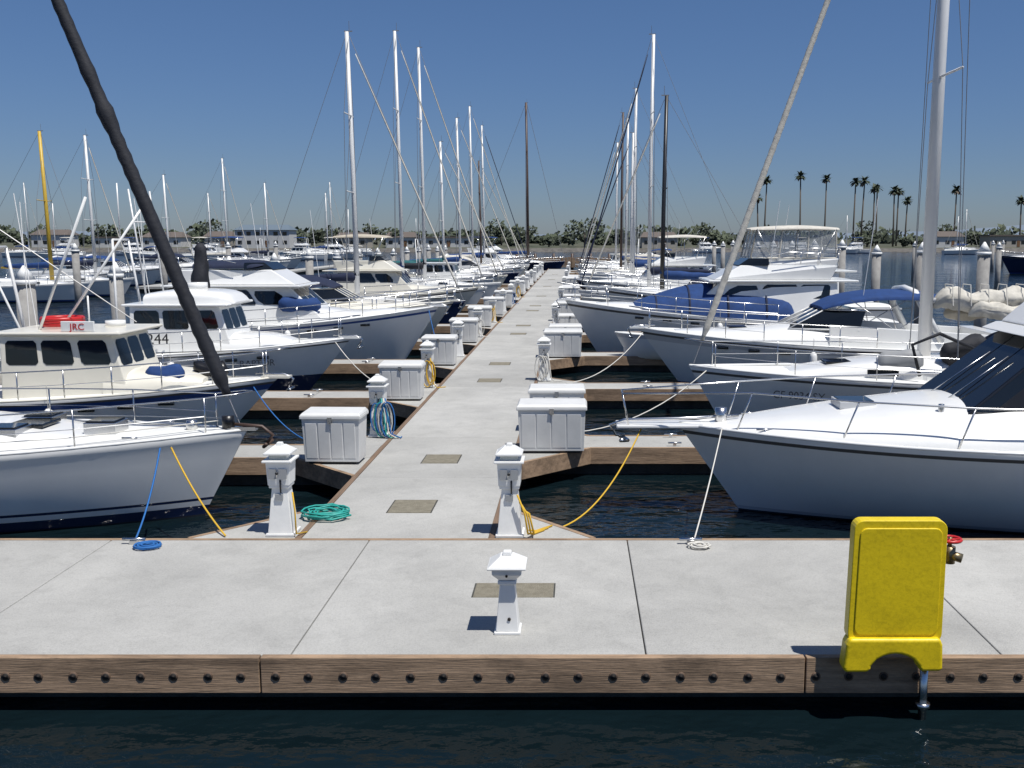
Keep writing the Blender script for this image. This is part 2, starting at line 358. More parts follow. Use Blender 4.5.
# ------------------------------------------------------------------ pedestals & boxes
def light_bollard(x,y):
    e=empty('dock_light_bollard',(x,y,DZ)); m=MB()
    m.fru(0,0,0,.03,.27,.27,PEDW); m.fru(0,0,.03,.52,.235,.15,PEDW); m.fru(0,0,.52,.56,.19,.19,PEDW)
    m.fru(0,0,.56,.64,.16,.30,PEDW); m.fru(0,0,.64,.70,.30,.30,PEDW); m.fru(0,0,.70,.72,.39,.39,PEDW); m.fru(0,0,.72,.81,.38,.14,PEDW); m.fru(0,0,.81,.85,.10,.08,PEDW)
    m.obj('post',e,bevel=.008)
    m=MB(); m.tube((.02,-.118,.16),(.02,-.10,.16),.018,BOLT,8); m.tube((0,-.158,.63),(0,-.15,.63),.014,BOLT,8); m.obj('fittings',e)
def pedestal(x,y,hose=None,seed=0,loops=3):
    rnd=random.Random(seed)
    e=empty('power_pedestal',(x,y,DZ)); m=MB()
    m.fru(0,0,0,.04,.38,.38,PEDW); m.fru(0,0,.04,.66,.33,.21,PEDW); m.fru(0,0,.66,.70,.27,.27,PEDW)
    m.fru(0,0,.70,1.02,.29,.32,PEDW); m.fru(0,0,1.02,1.05,.40,.40,PEDW); m.fru(0,0,1.12,1.15,.36,.36,PEDW); m.fru(0,0,1.15,1.23,.34,.14,PEDW); m.fru(0,0,1.23,1.27,.09,.07,PEDW)
    m.obj('post',e,bevel=.008)
    m=MB(); m.fru(0,0,1.05,1.12,.24,.24,LENS); m.obj('lens',e)
    m=MB()
    for sx in(-.07,.07):
        m.box(sx-.05,sx+.05,-.185,-.160,.80,.93,RUBR)
    m.tube((0,-.19,.88),(0,-.21,.88),.02,BLACKP,8); m.box(-.05,.05,-.150,-.118,.5,.58,RUBR)
    m.tube((.03,-.16,.78),(.03,-.15,.6),.012,BLACKP,5)
    m.obj('outlets',e)
    if hose:
        m=MB()
        for j,hm in enumerate(hose):
            for k in range(loops):
                ox=rnd.uniform(-.12,.16)+j*.05
                pts=[]
                for i in range(15):
                    a=i/14*math.pi*2
                    pts.append((ox+.10*math.sin(a)*(1+.2*k),-.2-.03*k-.02*j,.42+.36*math.cos(a)*(.8+.1*k)-.02*k))
                m.path(pts,.014,hm,5,cap=False)
            m.path([(.1+j*.04,-.19,.8),(.16+j*.04,-.25,.5),(.2+j*.05,-.3,.1),(.3+j*.1,-.35,.02),(.5,-.2,.02)],.013,hm,5)
        m.obj('hose',e)
def dock_box(x,y,wd=1.05,dp=.62,h=.95,rz=0):
    e=empty('dock_box',(x,y,DZ),rz); m=MB()
    m.fru(0,0,.04,h-.12,wd-.08,wd-.02,BOXW,dp-.1,dp-.02); m.box(-wd/2+.1,wd/2-.1,-dp/2+.08,dp/2-.08,0,.04,BLACKP)
    for i in range(4):
        a=-wd/2+.07+i*(wd-.14)/4; c=a+(wd-.14)/4-.02
        m.hexa([(a,-dp/2+.042,.1),(c,-dp/2+.042,.1),(c,-dp/2+.1,.1),(a,-dp/2+.1,.1),(a,-dp/2+.0,h-.2),(c,-dp/2+.0,h-.2),(c,-dp/2+.06,h-.2),(a,-dp/2+.06,h-.2)],BOXW)
    m.obj('body',e,bevel=.008)
    m=MB(); a=wd/2+.02; c=dp/2+.02
    m.box(-a,a,-c,c,h-.13,h-.07,BOXW)
    m.hexa([(-a,-c,h-.068),(a,-c,h-.068),(a,c,h-.068),(-a,c,h-.068),(-a+.04,-c+.06,h-.02),(a-.04,-c+.06,h-.02),(a-.04,c-.06,h),(-a+.04,c-.06,h)],BOXW)
    m.obj('lid',e,bevel=.012)
    m=MB(); m.box(-.04,.04,-c-.012,-c+.0,h-.2,h-.09,STEEL); m.obj('latch',e)
light_bollard(-.71,9.78)
pedestal(-.91,13.15,None,1); pedestal(-4.02,13.2,None,2)
hs=[[TEALR,WHTR,BLUER],[YELR],None,[WHTR],[YELR],None,[BLUER],[YELR],None,None,None,None,None,None,None]
rp=random.Random(3)
for k in range(15): pedestal(-4.05,20.0+6.9*k+(rp.uniform(-.2,.2) if k else 0),hs[k],k+5)
for k in range(7): pedestal(-.93,28+15*k,[WHTR] if k==0 else None,k+30)
for k in range(15):
    if k not in (7,10,12,13): dock_box(-4.38+rp.uniform(-.04,.04),17.65+6.9*k+(rp.uniform(-.15,.15) if k else 0),rz=R(rp.uniform(-2,2)))
for k in range(5):
    dock_box(-.47,18.6+15*k,1.28,.7,rz=R(rp.uniform(-1,1))); dock_box(-.42,20.6+15*k,1.15,.6,rz=R(rp.uniform(-2,2)))
for k in (1,2,4): dock_box(-.3,27.6+15*k,1.0,.6,.8,rz=R(rp.uniform(-2,2)))
# ------------------------------------------------------------------ yellow fire hose cabinet (seen from behind) + valve
e=empty('fire_hose_cabinet',(2.97,8.98,0))
m=MB()
def slab(pts,y0,y1,mt):
    n=len(pts); vs=[(p[0]*.94,y0,p[1]) for p in pts]+[(p[0]*.94,y1,p[1]) for p in pts]
    m.add(vs,[tuple(range(n)),tuple(range(n,2*n))[::-1]]+[(i,(i+1)%n,n+(i+1)%n,n+i) for i in range(n)],mt)
def rr(x0,x1,z0,z1,r,k=5,tp=0):
    P=[]
    for cx,cz,a0 in ((x1-r,z0+r,-90),(x1-r,z1-r,0),(x0+r,z1-r,90),(x0+r,z0+r,180)):
        for i in range(k+1):
            a=R(a0+90*i/k); P.append((cx+r*math.cos(a)+tp*(cz-z0)*(1 if cx<0 else .0),cz+r*math.sin(a)))
    return P
slab(rr(-.47,.47,.80,1.98,.09,tp=.025),-.12,.02,YEL)
slab(rr(-.41,.42,.88,1.91,.07,tp=.025),-.132,-.115,YEL)
m.obj('shell',e,bevel=.022,seg=4)
m=MB()
arch=[(-.50,.53),(-.27,.53),(-.24,.56)]+[(-.235+.47*i/8,.59+.12*math.sin(math.pi*i/8)**.6) for i in range(9)]+[(.24,.56),(.27,.54),(.46,.54),(.475,.57),(.465,.80),(.44,.86),(-.46,.86),(-.49,.80),(-.515,.58)]
slab(arch,-.18,.0,YEL)
m.obj('skirt',e,bevel=.03,seg=4)
m=MB(); m.tube((.33,-.02,.0),(.33,-.02,.55),.04,STEEL,12); m.tube((.33,-.02,.12),(.33,-.02,.16),.07,STEEL,12)
m.tube((.30,.12,.55),(.30,.12,1.60),.04,STEEL,12); m.tube((.30,.12,1.60),(.56,.12,1.60),.04,BRASS,12); m.tube((.56,.12,1.50),(.56,.12,1.66),.055,BRASS,12); m.tube((.56,.12,1.58),(.66,.06,1.56),.045,BRASS,12)
m.obj('standpipe',e)
m=MB()
m.path([(.56+.10*math.cos(R(a)),.12+.10*math.sin(R(a)),1.73) for a in range(0,361,24)],.016,REDP,6,cap=False)
for a in range(0,180,60): m.tube((.56-.09*math.cos(R(a)),.12-.09*math.sin(R(a)),1.73),(.56+.09*math.cos(R(a)),.12+.09*math.sin(R(a)),1.73),.01,REDP)
m.tube((.56,.12,1.65),(.56,.12,1.75),.02,BRASS); m.obj('valve_wheel',e)
# ------------------------------------------------------------------ boats
def hull(mb,L,B,zb,zs,top=WHITE,bot=BOTB,boot=STRB,rub=RUB,deck=DECKW,rake=.7,tr=.82,pw=2.3,ns=26,absl=None,bands=None,flare=.8,e0=.16,curve=1.9):
    def sheer(s): return zs+(zb-zs)*s**curve
    def hb(s):
        if s<.42: return B/2*(tr+(1-tr)*math.sin(math.pi/2*s/.42))
        return max(.012,B/2*(1-((s-.42)/.58)**pw))
    absl=absl or [(-.12,bot),(.05,bot),(.16,boot)]
    bands=bands or [top]*5+[rub,top]
    fr=[.22,.42,.62,.8,.9,.945,1.][-len(bands):] if len(bands)==7 else [ (i+1)/len(bands) for i in range(len(bands))]
    nl=1+len(absl)+len(fr)
    mats=[a[1] for a in absl]+bands
    vs=[]
    for i in range(ns+1):
        s=1-(1-i/ns)**1.35
        sh=sheer(s); zz=[-.5]+[a[0] for a in absl]; z0=zz[-1]; zz+=[z0+(sh-z0)*f for f in fr]
        half=[]
        ex=e0+flare*s**3
        for z in zz:
            zf=(z+.5)/(sh+.5); zr=max(0,z)/sh
            wv=hb(s)*(zf**ex if zf>0 else 0)
            x=-L*(1-s)-rake*(1-zr)*s**8-(.12*(zr) if s==0 else 0)
            if z in (zz[-3],) and mats[-2] is rub: wv+=.012
            if z in (zz[-2],) and mats[-2] is rub: wv+=.02
            half.append((x,wv,z))
        vs+= [(x,y,z) for x,y,z in half[::-1]]+[(x,-y,z) for x,y,z in half[1:]]
    nc=2*nl-1; fs=[];fm=[]
    for i in range(ns):
        for k in range(nc-1):
            a=i*nc+k; fs.append((a,a+1,a+nc+1,a+nc))
            band=(nl-2-k) if k<nl-1 else k-(nl-1)
            fm.append(mats[band])
    mb.add(vs,fs,fm,True)
    mb.add(vs[:nc],[tuple(range(nc))],top)
    vs=[];C=8;fs=[]
    for i in range(ns+1):
        s=1-(1-i/ns)**1.35
        for c in range(C+1):
            k=c/C*2-1; vs.append((-L*(1-s)-.005,hb(s)*.985*k,sheer(s)-.012+.07*(1-k*k)))
    for i in range(ns):
        for c in range(C):
            a=i*(C+1)+c; fs.append((a,a+1,a+C+2,a+C+1))
    mb.add(vs,fs,deck,True)
    def dk(s,side,inset=.06,dz=0): return Vector((-L*(1-s),side*max(.0,hb(s)-inset),sheer(s)+dz))
    for side in(-1,1):
        mb.path([dk(i/20,side,.02,.02) for i in range(21)],.028,top,5)
    return dk,hb,sheer
def rails(e,dk,s0=.1,s1=.97,n=7,h=.62,r=.016,mid=True,ext=.25,name='rails'):
    m=MB(); tops=[];mids=[]
    SS=[s0+(s1-s0)*i/(n-1) for i in range(n)]
    for side in(-1,1):
        T=[dk(s,side,.08,h) for s in SS]
        Bt=[dk(s,side,.08,0) for s in SS]
        for a,c in zip(Bt,T): m.tube(a,c,r,STEEL,5)
        tops.append(T); mids.append([a.lerp(c,.5) for a,c in zip(Bt,T)])
    bow=dk(1,0,0,h+.06)+Vector((ext,0,0))
    b1=dk(.985,1,0,h+.04)+Vector((ext*.6,.12,0)); b2=b1.copy(); b2.y=-b1.y
    m.path(tops[0]+[b2,bow,b1]+tops[1][::-1],r,STEEL,6)
    if mid:
        for T in mids: m.path(T,r*.55,STEEL,4)
    m.obj(name,e)
def fender(m,p,l=.6,r=.11,mt=WHITE):
    x,y,z=p
    m.path([(x,y,z-l),(x,y,z-l+.05),(x,y,z-l+.12),(x,y,z-.12),(x,y,z-.05),(x,y,z)],r,mt,10,rf=lambda t:r*(.35 if t in(0,1) else (.8 if t<.25 or t>.75 else 1)))
    m.tube((x,y,z),(x,y,z+.5),.008,WHTR,4)
def sailboat(x,y,d,L=10.5,B=3.3,fb=1.15,mh=14,mx=.39,cover=CBLUE,jib=CWHT,mast=ALU,top=WHITE,boot=STRB,wr=.012,mr=.09,near=False,trim=None,absl=None,jr=.05,bimini=None,name='sailboat',rz=0,jibbulge=False,lumpy=False,rake=.9,e0=.22,fl=.7,curve=1.9,bh=1.25,dodger=None,decktop=None):
    e=empty(name,(x,y,0),(0 if d>0 else math.pi)+rz)
    m=MB(); dk,hb,sh=hull(m,L,B,fb+.25,fb-.05,top=top,boot=boot,absl=absl,rake=rake,tr=.7,pw=2.2,flare=fl,e0=e0,ns=40 if near else 18,rub=trim or top,curve=curve)
    m.obj('hull',e); ct=decktop or (WHITE if top is NAVY else top)
    m=MB(); xm=-L*mx; zc=fb+.05
    st=[(-L*.17,B*.10,zc,zc+.10),(-L*.24,B*.21,zc-.04,zc+.22),(-L*.38,B*.29,zc-.08,zc+.42),(-L*.55,B*.31,zc-.1,zc+.48),(-L*.68,B*.30,zc-.1,zc+.50),(-L*.69,B*.30,zc-.1,zc+.5)]
    m.loft(st,ct,p=4.2); 
    for sg in(-1,1):
        for a,c in ((.34,.40),(.43,.52),(.54,.63)):
            m.add([(-L*a,sg*(B*.283+.012),zc+.12),(-L*c,sg*(B*.302+.012),zc+.12),(-L*c,sg*(B*.298+.004),zc+.28),(-L*a,sg*(B*.280+.002),zc+.26)],[(0,1,2,3)],GLASS)
    m.box(-L*.30-.3,-L*.30+.3,-.3,.3,zc+.30,zc+.36,GLASS if near else GREYW)
    for sg in(-1,1): m.box(-L*.93,-L*.70,sg*B*.27-.06,sg*B*.27+.06,zc-.1,zc+.3,ct)
    m.obj('cabin',e,bevel=.02)
    rails(e,dk,.06,.95,7 if near else 5,.6,.013 if near else .018,ext=.12)
    m=MB(); zt=mh; zr=zc+.4
    m.path([(xm,0,zr-.1),(xm-.03,0,zt*.5),(xm-.12,0,zt)],mr,mast,10,rf=lambda t:mr*(1-.25*t))
    sp=B*.30
    for zz in ((.42,.70) if mh>12 else (.55,)):
        z=zc+(zt-zc)*zz
        for sg in(-1,1): m.tube((xm,0,z),(xm-.15,sg*sp,z+.06),.03,mast,5)
    m.tube((xm,0,zt),(xm,0,zt+.5),.012,WIRE,4); m.box(xm-.25,xm+.15,-.02,.02,zt,zt+.05,WIRE)
    zb=zc+bh; xb=xm-L*.36
    m.tube((xm,0,zb),(xb,0,zb-.02),.07,mast,8)
    m.obj('mast_and_boom',e)
    m=MB()
    bowp=Vector((-.1,0,sh(1)+.08)); 
    for sg in(-1,1):
        for zz in ((.42,.70) if mh>12 else (.55,)):
            z=zc+(zt-zc)*zz
            m.tube((xm-.2,sg*(B*.45),fb),(xm-.15,sg*sp,z+.06),wr,WIRE,4); m.tube((xm-.15,sg*sp,z+.06),(xm-.05,0,min(zt,z+(zt-zc)*.29)),wr,WIRE,4)
    m.tube((-L*.98,0,fb),(xm-.1,0,zt),wr*.8,WIRE,4)
    m.tube(bowp,(xm,0,zt-.2),wr,WIRE,4)
    m.obj('standing_rigging',e)
    if jib:
        m=MB(); q=Vector((xm,0,zt-.4)); p0=bowp.lerp(q,.035); p1=bowp.lerp(q,.95)
        N=110 if near else 14
        def rf(t):
            r=jr*(1.0-.40*t)*(1+(.07*math.sin(t*330) if near else 0))
            if jibbulge: r*=1+.35*math.exp(-((t-.34)/.012)**2)+.2*math.exp(-((t-.39)/.008)**2)
            return max(.02,r*(.6 if t<.01 or t>.98 else 1))
        m.path([p0.lerp(p1,i/N) for i in range(N+1)],jr,jib,10,rf=rf)
        m.obj('furled_jib',e)
    if cover:
        m=MB()
        if lumpy:
            m.drape(xm-.15,xb-.2,0,zb-.12,.34,.62,cover,1); m.drape(xm-.5,xb+.6,-.22,zb-.32,.26,.42,CTAN,4); m.drape(xm-.9,xb+.2,.25,zb-.30,.28,.45,cover,9)
            for k in range(9):
                xx=xm-.5-k*(xm-xb-.4)/9; m.path([(xx,.36,zb-.1),(xx-.02,.2,zb+.38),(xx,-.2,zb+.38),(xx,-.36,zb-.1)],.012,WHTR,4)
        else:
            m.lump((xm-.02,0,zb+.16),(xb+.2,0,zb+.08),.20,.10,cover,amp=.3,seg=20,n=10,seed=y)
            m.lump((xm,0,zb+.1),(xm-.04,0,zb+1.0),.14,.10,cover,seg=6,n=8,amp=.1,vert=1)
        m.obj('sail_cover',e)
    if bimini:
        m=MB(); zz=zc+1.35
        m.loft([(-L*.70,B*.30,zz-.15,zz-.05),(-L*.74,B*.34,zz-.1,zz+.06),(-L*.80,B*.35,zz-.08,zz+.12),(-L*.92,B*.33,zz-.1,zz+.05)],bimini,p=3,capf=False,capr=False)
        for a in(.74,.92):
            for sg in(-1,1): m.tube((-L*.82,sg*B*.36,zc),(-L*a,sg*B*.34,zz-.1),.015,STEEL,5)
        m.obj('bimini',e)
    if dodger:
        m=MB(); m.loft([(-L*.60,B*.25,zc+.40,zc+.46),(-L*.63,B*.29,zc+.3,zc+.92),(-L*.67,B*.30,zc+.3,zc+1.08),(-L*.71,B*.30,zc+.3,zc+1.06)],dodger,p=2.8,capf=False,capr=False)
        m.add([(-L*.608,-B*.16,zc+.56),(-L*.608,B*.16,zc+.56),(-L*.626,B*.14,zc+.84),(-L*.626,-B*.14,zc+.84)],[(0,1,2,3)],GLASS); m.obj('dodger',e)
    return e,dk,sh
def cruiser(x,y,d,L=10,B=3.4,fb=1.25,style='express',canvas=CBLUE,top=WHITE,boot=STRB,near=False,bands=None,name='motor_cruiser',rz=0,bowh=.5,enclosure=False,absl=None,arch=True,hullc=None):
    e=empty(name,(x,y,0),(0 if d>0 else math.pi)+rz)
    m=MB(); dk,hb,sh=hull(m,L,B,fb+bowh,fb-.1,top=hullc or top,boot=boot,rake=1.35,tr=.9,pw=2.5,flare=.95,e0=.14,ns=40 if near else 20,bands=bands,absl=absl)
    m.obj('hull',e)
    W=B/2
    m=MB()
    if style=='express':
        m.loft([(-L*.10,W*.20,fb+bowh*.75,fb+bowh*.75+.08),(-L*.18,W*.45,fb+bowh*.45,fb+bowh*.6+.18),(-L*.30,W*.66,fb+.1,fb+.5),(-L*.42,W*.78,fb,fb+.62),(-L*.55,W*.84,fb-.1,fb+.66)],top,p=2.5,n=26,res=6)
        for sg in(-1,1): m.hexa([(-L*.97,sg*W*.78-.07,fb-.1),(-L*.5,sg*W*.80-.07,fb-.1),(-L*.5,sg*W*.80+.07,fb-.1),(-L*.97,sg*W*.78+.07,fb-.1),(-L*.97,sg*W*.76-.05,fb+.35),(-L*.5,sg*W*.78-.05,fb+.68),(-L*.5,sg*W*.78+.05,fb+.68),(-L*.97,sg*W*.76+.05,fb+.35)],top)
        m.box(-L*.99,-L*.95,-W*.8,W*.8,fb-.1,fb+.4,top)
        m.box(-L*.30,-L*.25,-.25,.25,fb+.44,fb+.52,GLASS)
        m.obj('foredeck_and_coaming',e,bevel=.02)
        m=MB(); h=m.house(-L*.40,-L*.58,-L*.50,-L*.60,W*.52,W*.80,W*.44,W*.70,fb+.52,fb+1.08,GLASS)
        m.path([h['S'][3],h['S'][2],h['F'][2],h['P'][2]],.03,STEEL if near else top,6)
        for k in ('S','P'): m.tube(h[k][0],h[k][1],.03,top,6)
        c=[Vector(t) for t in h['F']]
        for u in(0,.33,.67,1): m.tube(c[0].lerp(c[1],u),c[3].lerp(c[2],u),.022,top,5)
        m.obj('windshield',e)
        if arch:
            m=MB(); pts=[(-L*.80,-W*.80,fb+.2),(-L*.75,-W*.76,fb+1.15),(-L*.74,-W*.5,fb+1.6),(-L*.74,0,fb+1.68),(-L*.74,W*.5,fb+1.6),(-L*.75,W*.76,fb+1.15),(-L*.80,W*.80,fb+.2)]
            m.path(pts,.11,top,8); m.obj('radar_arch',e)
        if canvas:
            m=MB(); m.loft([(-L*.495,W*.46,fb+1.08,fb+1.16),(-L*.55,W*.62,fb+1.25,fb+1.42),(-L*.64,W*.70,fb+1.38,fb+1.6),(-L*.76,W*.72,fb+1.38,fb+1.62),(-L*.82,W*.70,fb+1.30,fb+1.5)],canvas,p=3.2,capr=True,capf=True)
            for sg in(-1,1):
                for a in(.56,.66,.81): m.tube((-L*.68,sg*W*.78,fb+.5),(-L*a,sg*W*.66,fb+1.4),.014,STEEL,5)
            m.obj('canvas_top',e)
    elif style=='fly':
        m.loft([(-L*.09,W*.16,fb+bowh*.8,fb+bowh*.8+.06),(-L*.17,W*.42,fb+bowh*.45,fb+bowh*.6+.22),(-L*.27,W*.62,fb+.1,fb+.58),(-L*.36,W*.72,fb,fb+.68),(-L*.44,W*.74,fb,fb+.7)],top,p=2.6,n=26,res=6)
        m.obj('foredeck_trunk',e)
        m=MB(); h=m.house(-L*.33,-L*.80,-L*.46,-L*.80,W*.68,W*.80,W*.58,W*.70,fb+.1,fb+1.45,top)
        m.win(h['S'],.06,.30,.55,.93,GLASS);m.win(h['S'],.33,.60,.55,.93,GLASS);m.win(h['S'],.63,.86,.55,.90,GLASS,ch=.3)
        m.win(h['P'],1-.30,.94,.55,.93,GLASS);m.win(h['P'],.40,.67,.55,.93,GLASS);m.win(h['P'],.14,.37,.55,.90,GLASS,ch=.3)
        for i in range(3): m.win(h['F'],.04+.32*i,.33+.31*i,.50,.93,GLASS)
        m.box(-L*.86,-L*.42,-W*.76,W*.76,fb+1.45,fb+1.52,top)
        f=m.house(-L*.44,-L*.78,-L*.52,-L*.80,W*.60,W*.68,W*.50,W*.70,fb+1.525,fb+2.05,top)
        m.obj('cabin',e,bevel=.035,seg=3)
        m=MB(); g=m.house(-L*.515,-L*.60,-L*.545,-L*.60,W*.46,W*.62,W*.42,W*.58,fb+2.055,fb+2.3,GLASS if not enclosure else CLEAR); m.obj('flybridge_screen',e)
        m=MB()
        if canvas:
            m.loft([(-L*.50,W*.58,fb+3.3,fb+3.36),(-L*.54,W*.64,fb+3.3,fb+3.45),(-L*.68,W*.66,fb+3.33,fb+3.52),(-L*.80,W*.62,fb+3.3,fb+3.42)],canvas,p=3,capf=True,capr=True)
            for a in(.52,.66,.79):
                for sg in(-1,1): m.tube((-L*(a*.6+.26),sg*W*.66,fb+2.05),(-L*a,sg*W*.62,fb+3.35),.018,STEEL,5)
            m.obj('bimini_top',e)
            if enclosure:
                m=MB(); q=m.house(-L*.50,-L*.79,-L*.52,-L*.79,W*.60,W*.66,W*.56,W*.60,fb+2.07,fb+3.32,CLEAR); m.obj('clear_enclosure',e)
                m=MB()
                for k in('S','P','F'):
                    c=[Vector(t) for t in q[k]]
                    for u in (0,.33,.66,1): m.tube(c[0].lerp(c[1],u),c[3].lerp(c[2],u),.035,CWHT,4)
                    m.tube(c[0],c[1],.035,CWHT,4); m.tube(c[3],c[2],.035,CWHT,4)
                m.obj('enclosure_frame',e)
        m=MB()
        for sg in(-1,1): m.path([(-L*.8,sg*W*.7,fb+2.5),(-L*.7,sg*W*.7,fb+2.5),(-L*.62,sg*W*.68,fb+2.3)],.018,STEEL,5)
        for a in(.8,.74): 
            for sg in(-1,1): m.tube((-L*a,sg*W*.7,fb+2.05),(-L*a,sg*W*.7,fb+2.5),.015,STEEL,5)
        m.obj('bridge_rail',e)
    elif style=='pilot':
        m.loft([(-L*.16,W*.30,fb+.2,fb+.34),(-L*.22,W*.5,fb+.1,fb+.5),(-L*.30,W*.62,fb,fb+.55),(-L*.36,W*.66,fb,fb+.58)],top,p=3.2)
        m.obj('foredeck_trunk',e)
        m=MB(); h=m.house(-L*.30,-L*.58,-L*.34,-L*.58,W*.62,W*.72,W*.56,W*.66,fb-.05,fb+1.35,top)
        for k,(a,b_) in enumerate(((.05,.32),(.36,.62),(.68,.93))): m.win(h['S'],a,b_,.55,.92,GLASS); m.win(h['P'],1-b_,1-a,.55,.92,GLASS)
        for i in range(3): m.win(h['F'],.04+.32*i,.33+.31*i,.52,.92,GLASS)
        m.box(-L*.60,-L*.31,-W*.70,W*.70,fb+1.352,fb+1.42,top)
        for sg in(-1,1): m.box(-L*.97,-L*.58,sg*W*.84-.05,sg*W*.84+.05,fb-.1,fb+.25,top)
        m.box(-L*.99,-L*.96,-W*.84,W*.84,fb-.1,fb+.25,top)
        m.obj('cabin',e,bevel=.03,seg=2)
        m=MB()
        for sg in(-1,1): m.tube((-L*.62,sg*W*.6,fb),(-L*.64,sg*W*.3,fb+3.2),.035,ALU,6)
        m.tube((-L*.64,-W*.3,fb+3.2),(-L*.64,W*.3,fb+3.2),.035,ALU,6)
        m.tube((-L*.64,0,fb+3.2),(-L*.64,0,fb+4.8),.02,ALU,5)
        m.tube((-L*.6,.5,fb+1.4),(-L*.6,.5,fb+4.2),.012,WHITE,4)
        m.obj('gantry',e)
    m=MB()
    for s in (.62,.70,.78):
        for sg in(-1,1):
            p=dk(s,sg,0,-.28*(.8+s*.2)); 
            yv=p.y+sg*(-.045-.06*(s-.6)); 
            m.path([(p.x-.16,yv,p.z),(p.x+.16,yv-sg*.03,p.z+.01)],.045,GLASS,8)
    m.obj('portlights',e)
    rails(e,dk,.38,.97,7 if near else 5,.62,.016 if near else .02,ext=.3)
    m=MB(); m.tube((-L*.6,W*.5,fb+1.4),(-L*.63,W*.5,fb+4.4),.012,WHITE,4); m.obj('antenna',e)
    m=MB()
    for s in (.3,.55): 
        for sg in(-1,1):
            p=dk(s,sg,-.10,-.15); fender(m,p)
    m.obj('fenders',e)
    m=MB(); m.box(-.35,.28,-.13,.13,sh(1)+.0,sh(1)+.05,top); m.path([(-.5,0,sh(1)+.1),(.15,0,sh(1)+.08),(.34,0,sh(1)-.02),(.22,0,sh(1)-.22)],.025,STEEL,6); m.path([(.30,-.16,sh(1)-.24),(.2,0,sh(1)-.28),(.30,.16,sh(1)-.24)],.03,STEEL,6)
    m.obj('bow_roller_and_anchor',e)
    return e,dk,sh,hb
# --- left row heroes
e,dk,sh=sailboat(-5.40,16.0,1,L=11.6,B=3.75,fb=1.18,mh=16.2,mx=.47,cover=CBLUE,jib=CBLK,near=True,jr=.115,jibbulge=True,rake=.78,e0=.12,fl=.5,curve=1.4,
   absl=[(-.1,BOTB),(.03,BOTB),(.19,NAVY),(.28,WHITE),(.325,NAVY)],wr=.01)
m=MB()
for cx,cy in((-2.3,-.0),(-3.6,-.55),(-3.6,.55)):
    m.box(cx-.26,cx+.26,cy-.24,cy+.24,1.40,1.60,STEEL); m.box(cx-.23,cx+.23,cy-.21,cy+.21,1.60,1.625,GLASS)
m.obj('deck_hatches',e,bevel=.01)
m=MB(); m.tube((-.3,0,1.48),(-.3,0,1.68),.10,BLACKP,12); m.tube((-.9,.0,1.45),(-.9,0,1.6),.09,STEEL,12); m.box(-.3,.16,-.07,.07,1.44,1.5,STEEL); m.path([(-.2,0,1.54),(.25,0,1.5),(.42,0,1.36),(.3,0,1.2)],.03,ALUD,6); m.path([(.36,-.18,1.24),(.26,0,1.16),(.36,.18,1.24)],.03,ALUD,6); m.obj('windlass_and_furler_drum',e)
m=MB()
for sg in(-1,1): m.path([(-.4,sg*.12,1.62),(-2.5,sg*1.0,1.5),(-5,sg*1.45,1.42),(-8,sg*1.5,1.4)],.009,WHTR,5)
for a in(-1.6,-5.5):
    for sg in(-1,1):
        p=dk(1+a/11.6,sg,.12,.03); m.tube((p.x-.12,p.y,p.z+.05),(p.x+.12,p.y,p.z+.05),.016,STEEL,6)
m.obj('sheets_and_cleats',e)
e,dk,sh,hb=cruiser(-6.7,22.1,1,L=9.6,B=3.2,fb=1.15,style='pilot',top=CREAM,near=True,bowh=.3,bands=[WHITE,WHITE,WHITE,WHITE,STRB,RUB,WHITE],name='fishing_boat')
m=MB(); m.box(-4.25,-3.55,-1.05,-.99,2.585,2.80,WHITE); m.obj('sign_board',e,bevel=.01)
text('sign_lettering','JRC',.2,e,(-3.9,-1.056,2.62),0,REDP)
m=MB()
for t in range(3): m.path([(-4.9+.42*math.cos(R(a)),.3+.42*math.sin(R(a)),2.64+.06*t) for a in range(0,361,24)],.05,REDP,6,cap=False)
m.obj('life_ring',e)
m=MB()
for sg,q in ((-1,(-9.8,-2.3,5.6)),(1,(-8.6,2.5,6.0))): m.tube((-5.8,sg*1.0,1.3),q,.03,WHITE,6)
m.tube((-6.3,-.6,1.2),(-6.3,-.6,5.8),.045,WHITE,8); m.tube((-6.3,-.6,5.2),(-3.1,0,2.7),.012,WIRE,4); m.tube((-6.3,-.6,5.6),(-9.6,0,1.4),.012,WIRE,4); m.tube((-6.3,-.6,3.6),(-9.2,-.6,4.3),.04,WHITE,6)
m.tube((-5.0,-.5,2.57),(-3.6,-.9,5.4),.03,WHITE,6); m.tube((-5.0,.5,2.57),(-3.2,1.0,5.3),.03,WHITE,6)
m.obj('outrigger_poles',e)
m=MB(); m.lump((-8.4,-.2,1.45),(-6.6,.4,1.5),.35,.3,CBLUE,seg=10,amp=.8); m.lump((-9,.6,1.4),(-8,.8,1.5),.25,.3,REDP,seg=8,amp=.6); m.box(-6.9,-6.2,-1.1,-.5,1.1,1.65,WHITE); m.lump((-1.1,-.1,1.62),(-1.9,.1,1.6),.13,.16,BLACKP,seg=10,amp=.8)
m.lump((-1.9,-.5,1.6),(-2.7,-.6,1.62),.12,.12,CBLUE,seg=10,amp=.7); m.tube((-4.0,-.3,2.57),(-4.0,-.3,3.3),.02,WHITE,5); m.tube((-3.8,.5,2.57),(-3.8,.5,2.7),.22,WHITE,14); m.obj('deck_gear',e)
e,dk,sh,hb=cruiser(-6.6,28.9,1,L=10.2,B=3.3,fb=1.3,style='pilot',top=WHITE,near=True,bowh=.35,boot=NAVY,absl=[(-.12,BOTB),(.05,BOTB),(.62,NAVY)],name='fishing_boat')
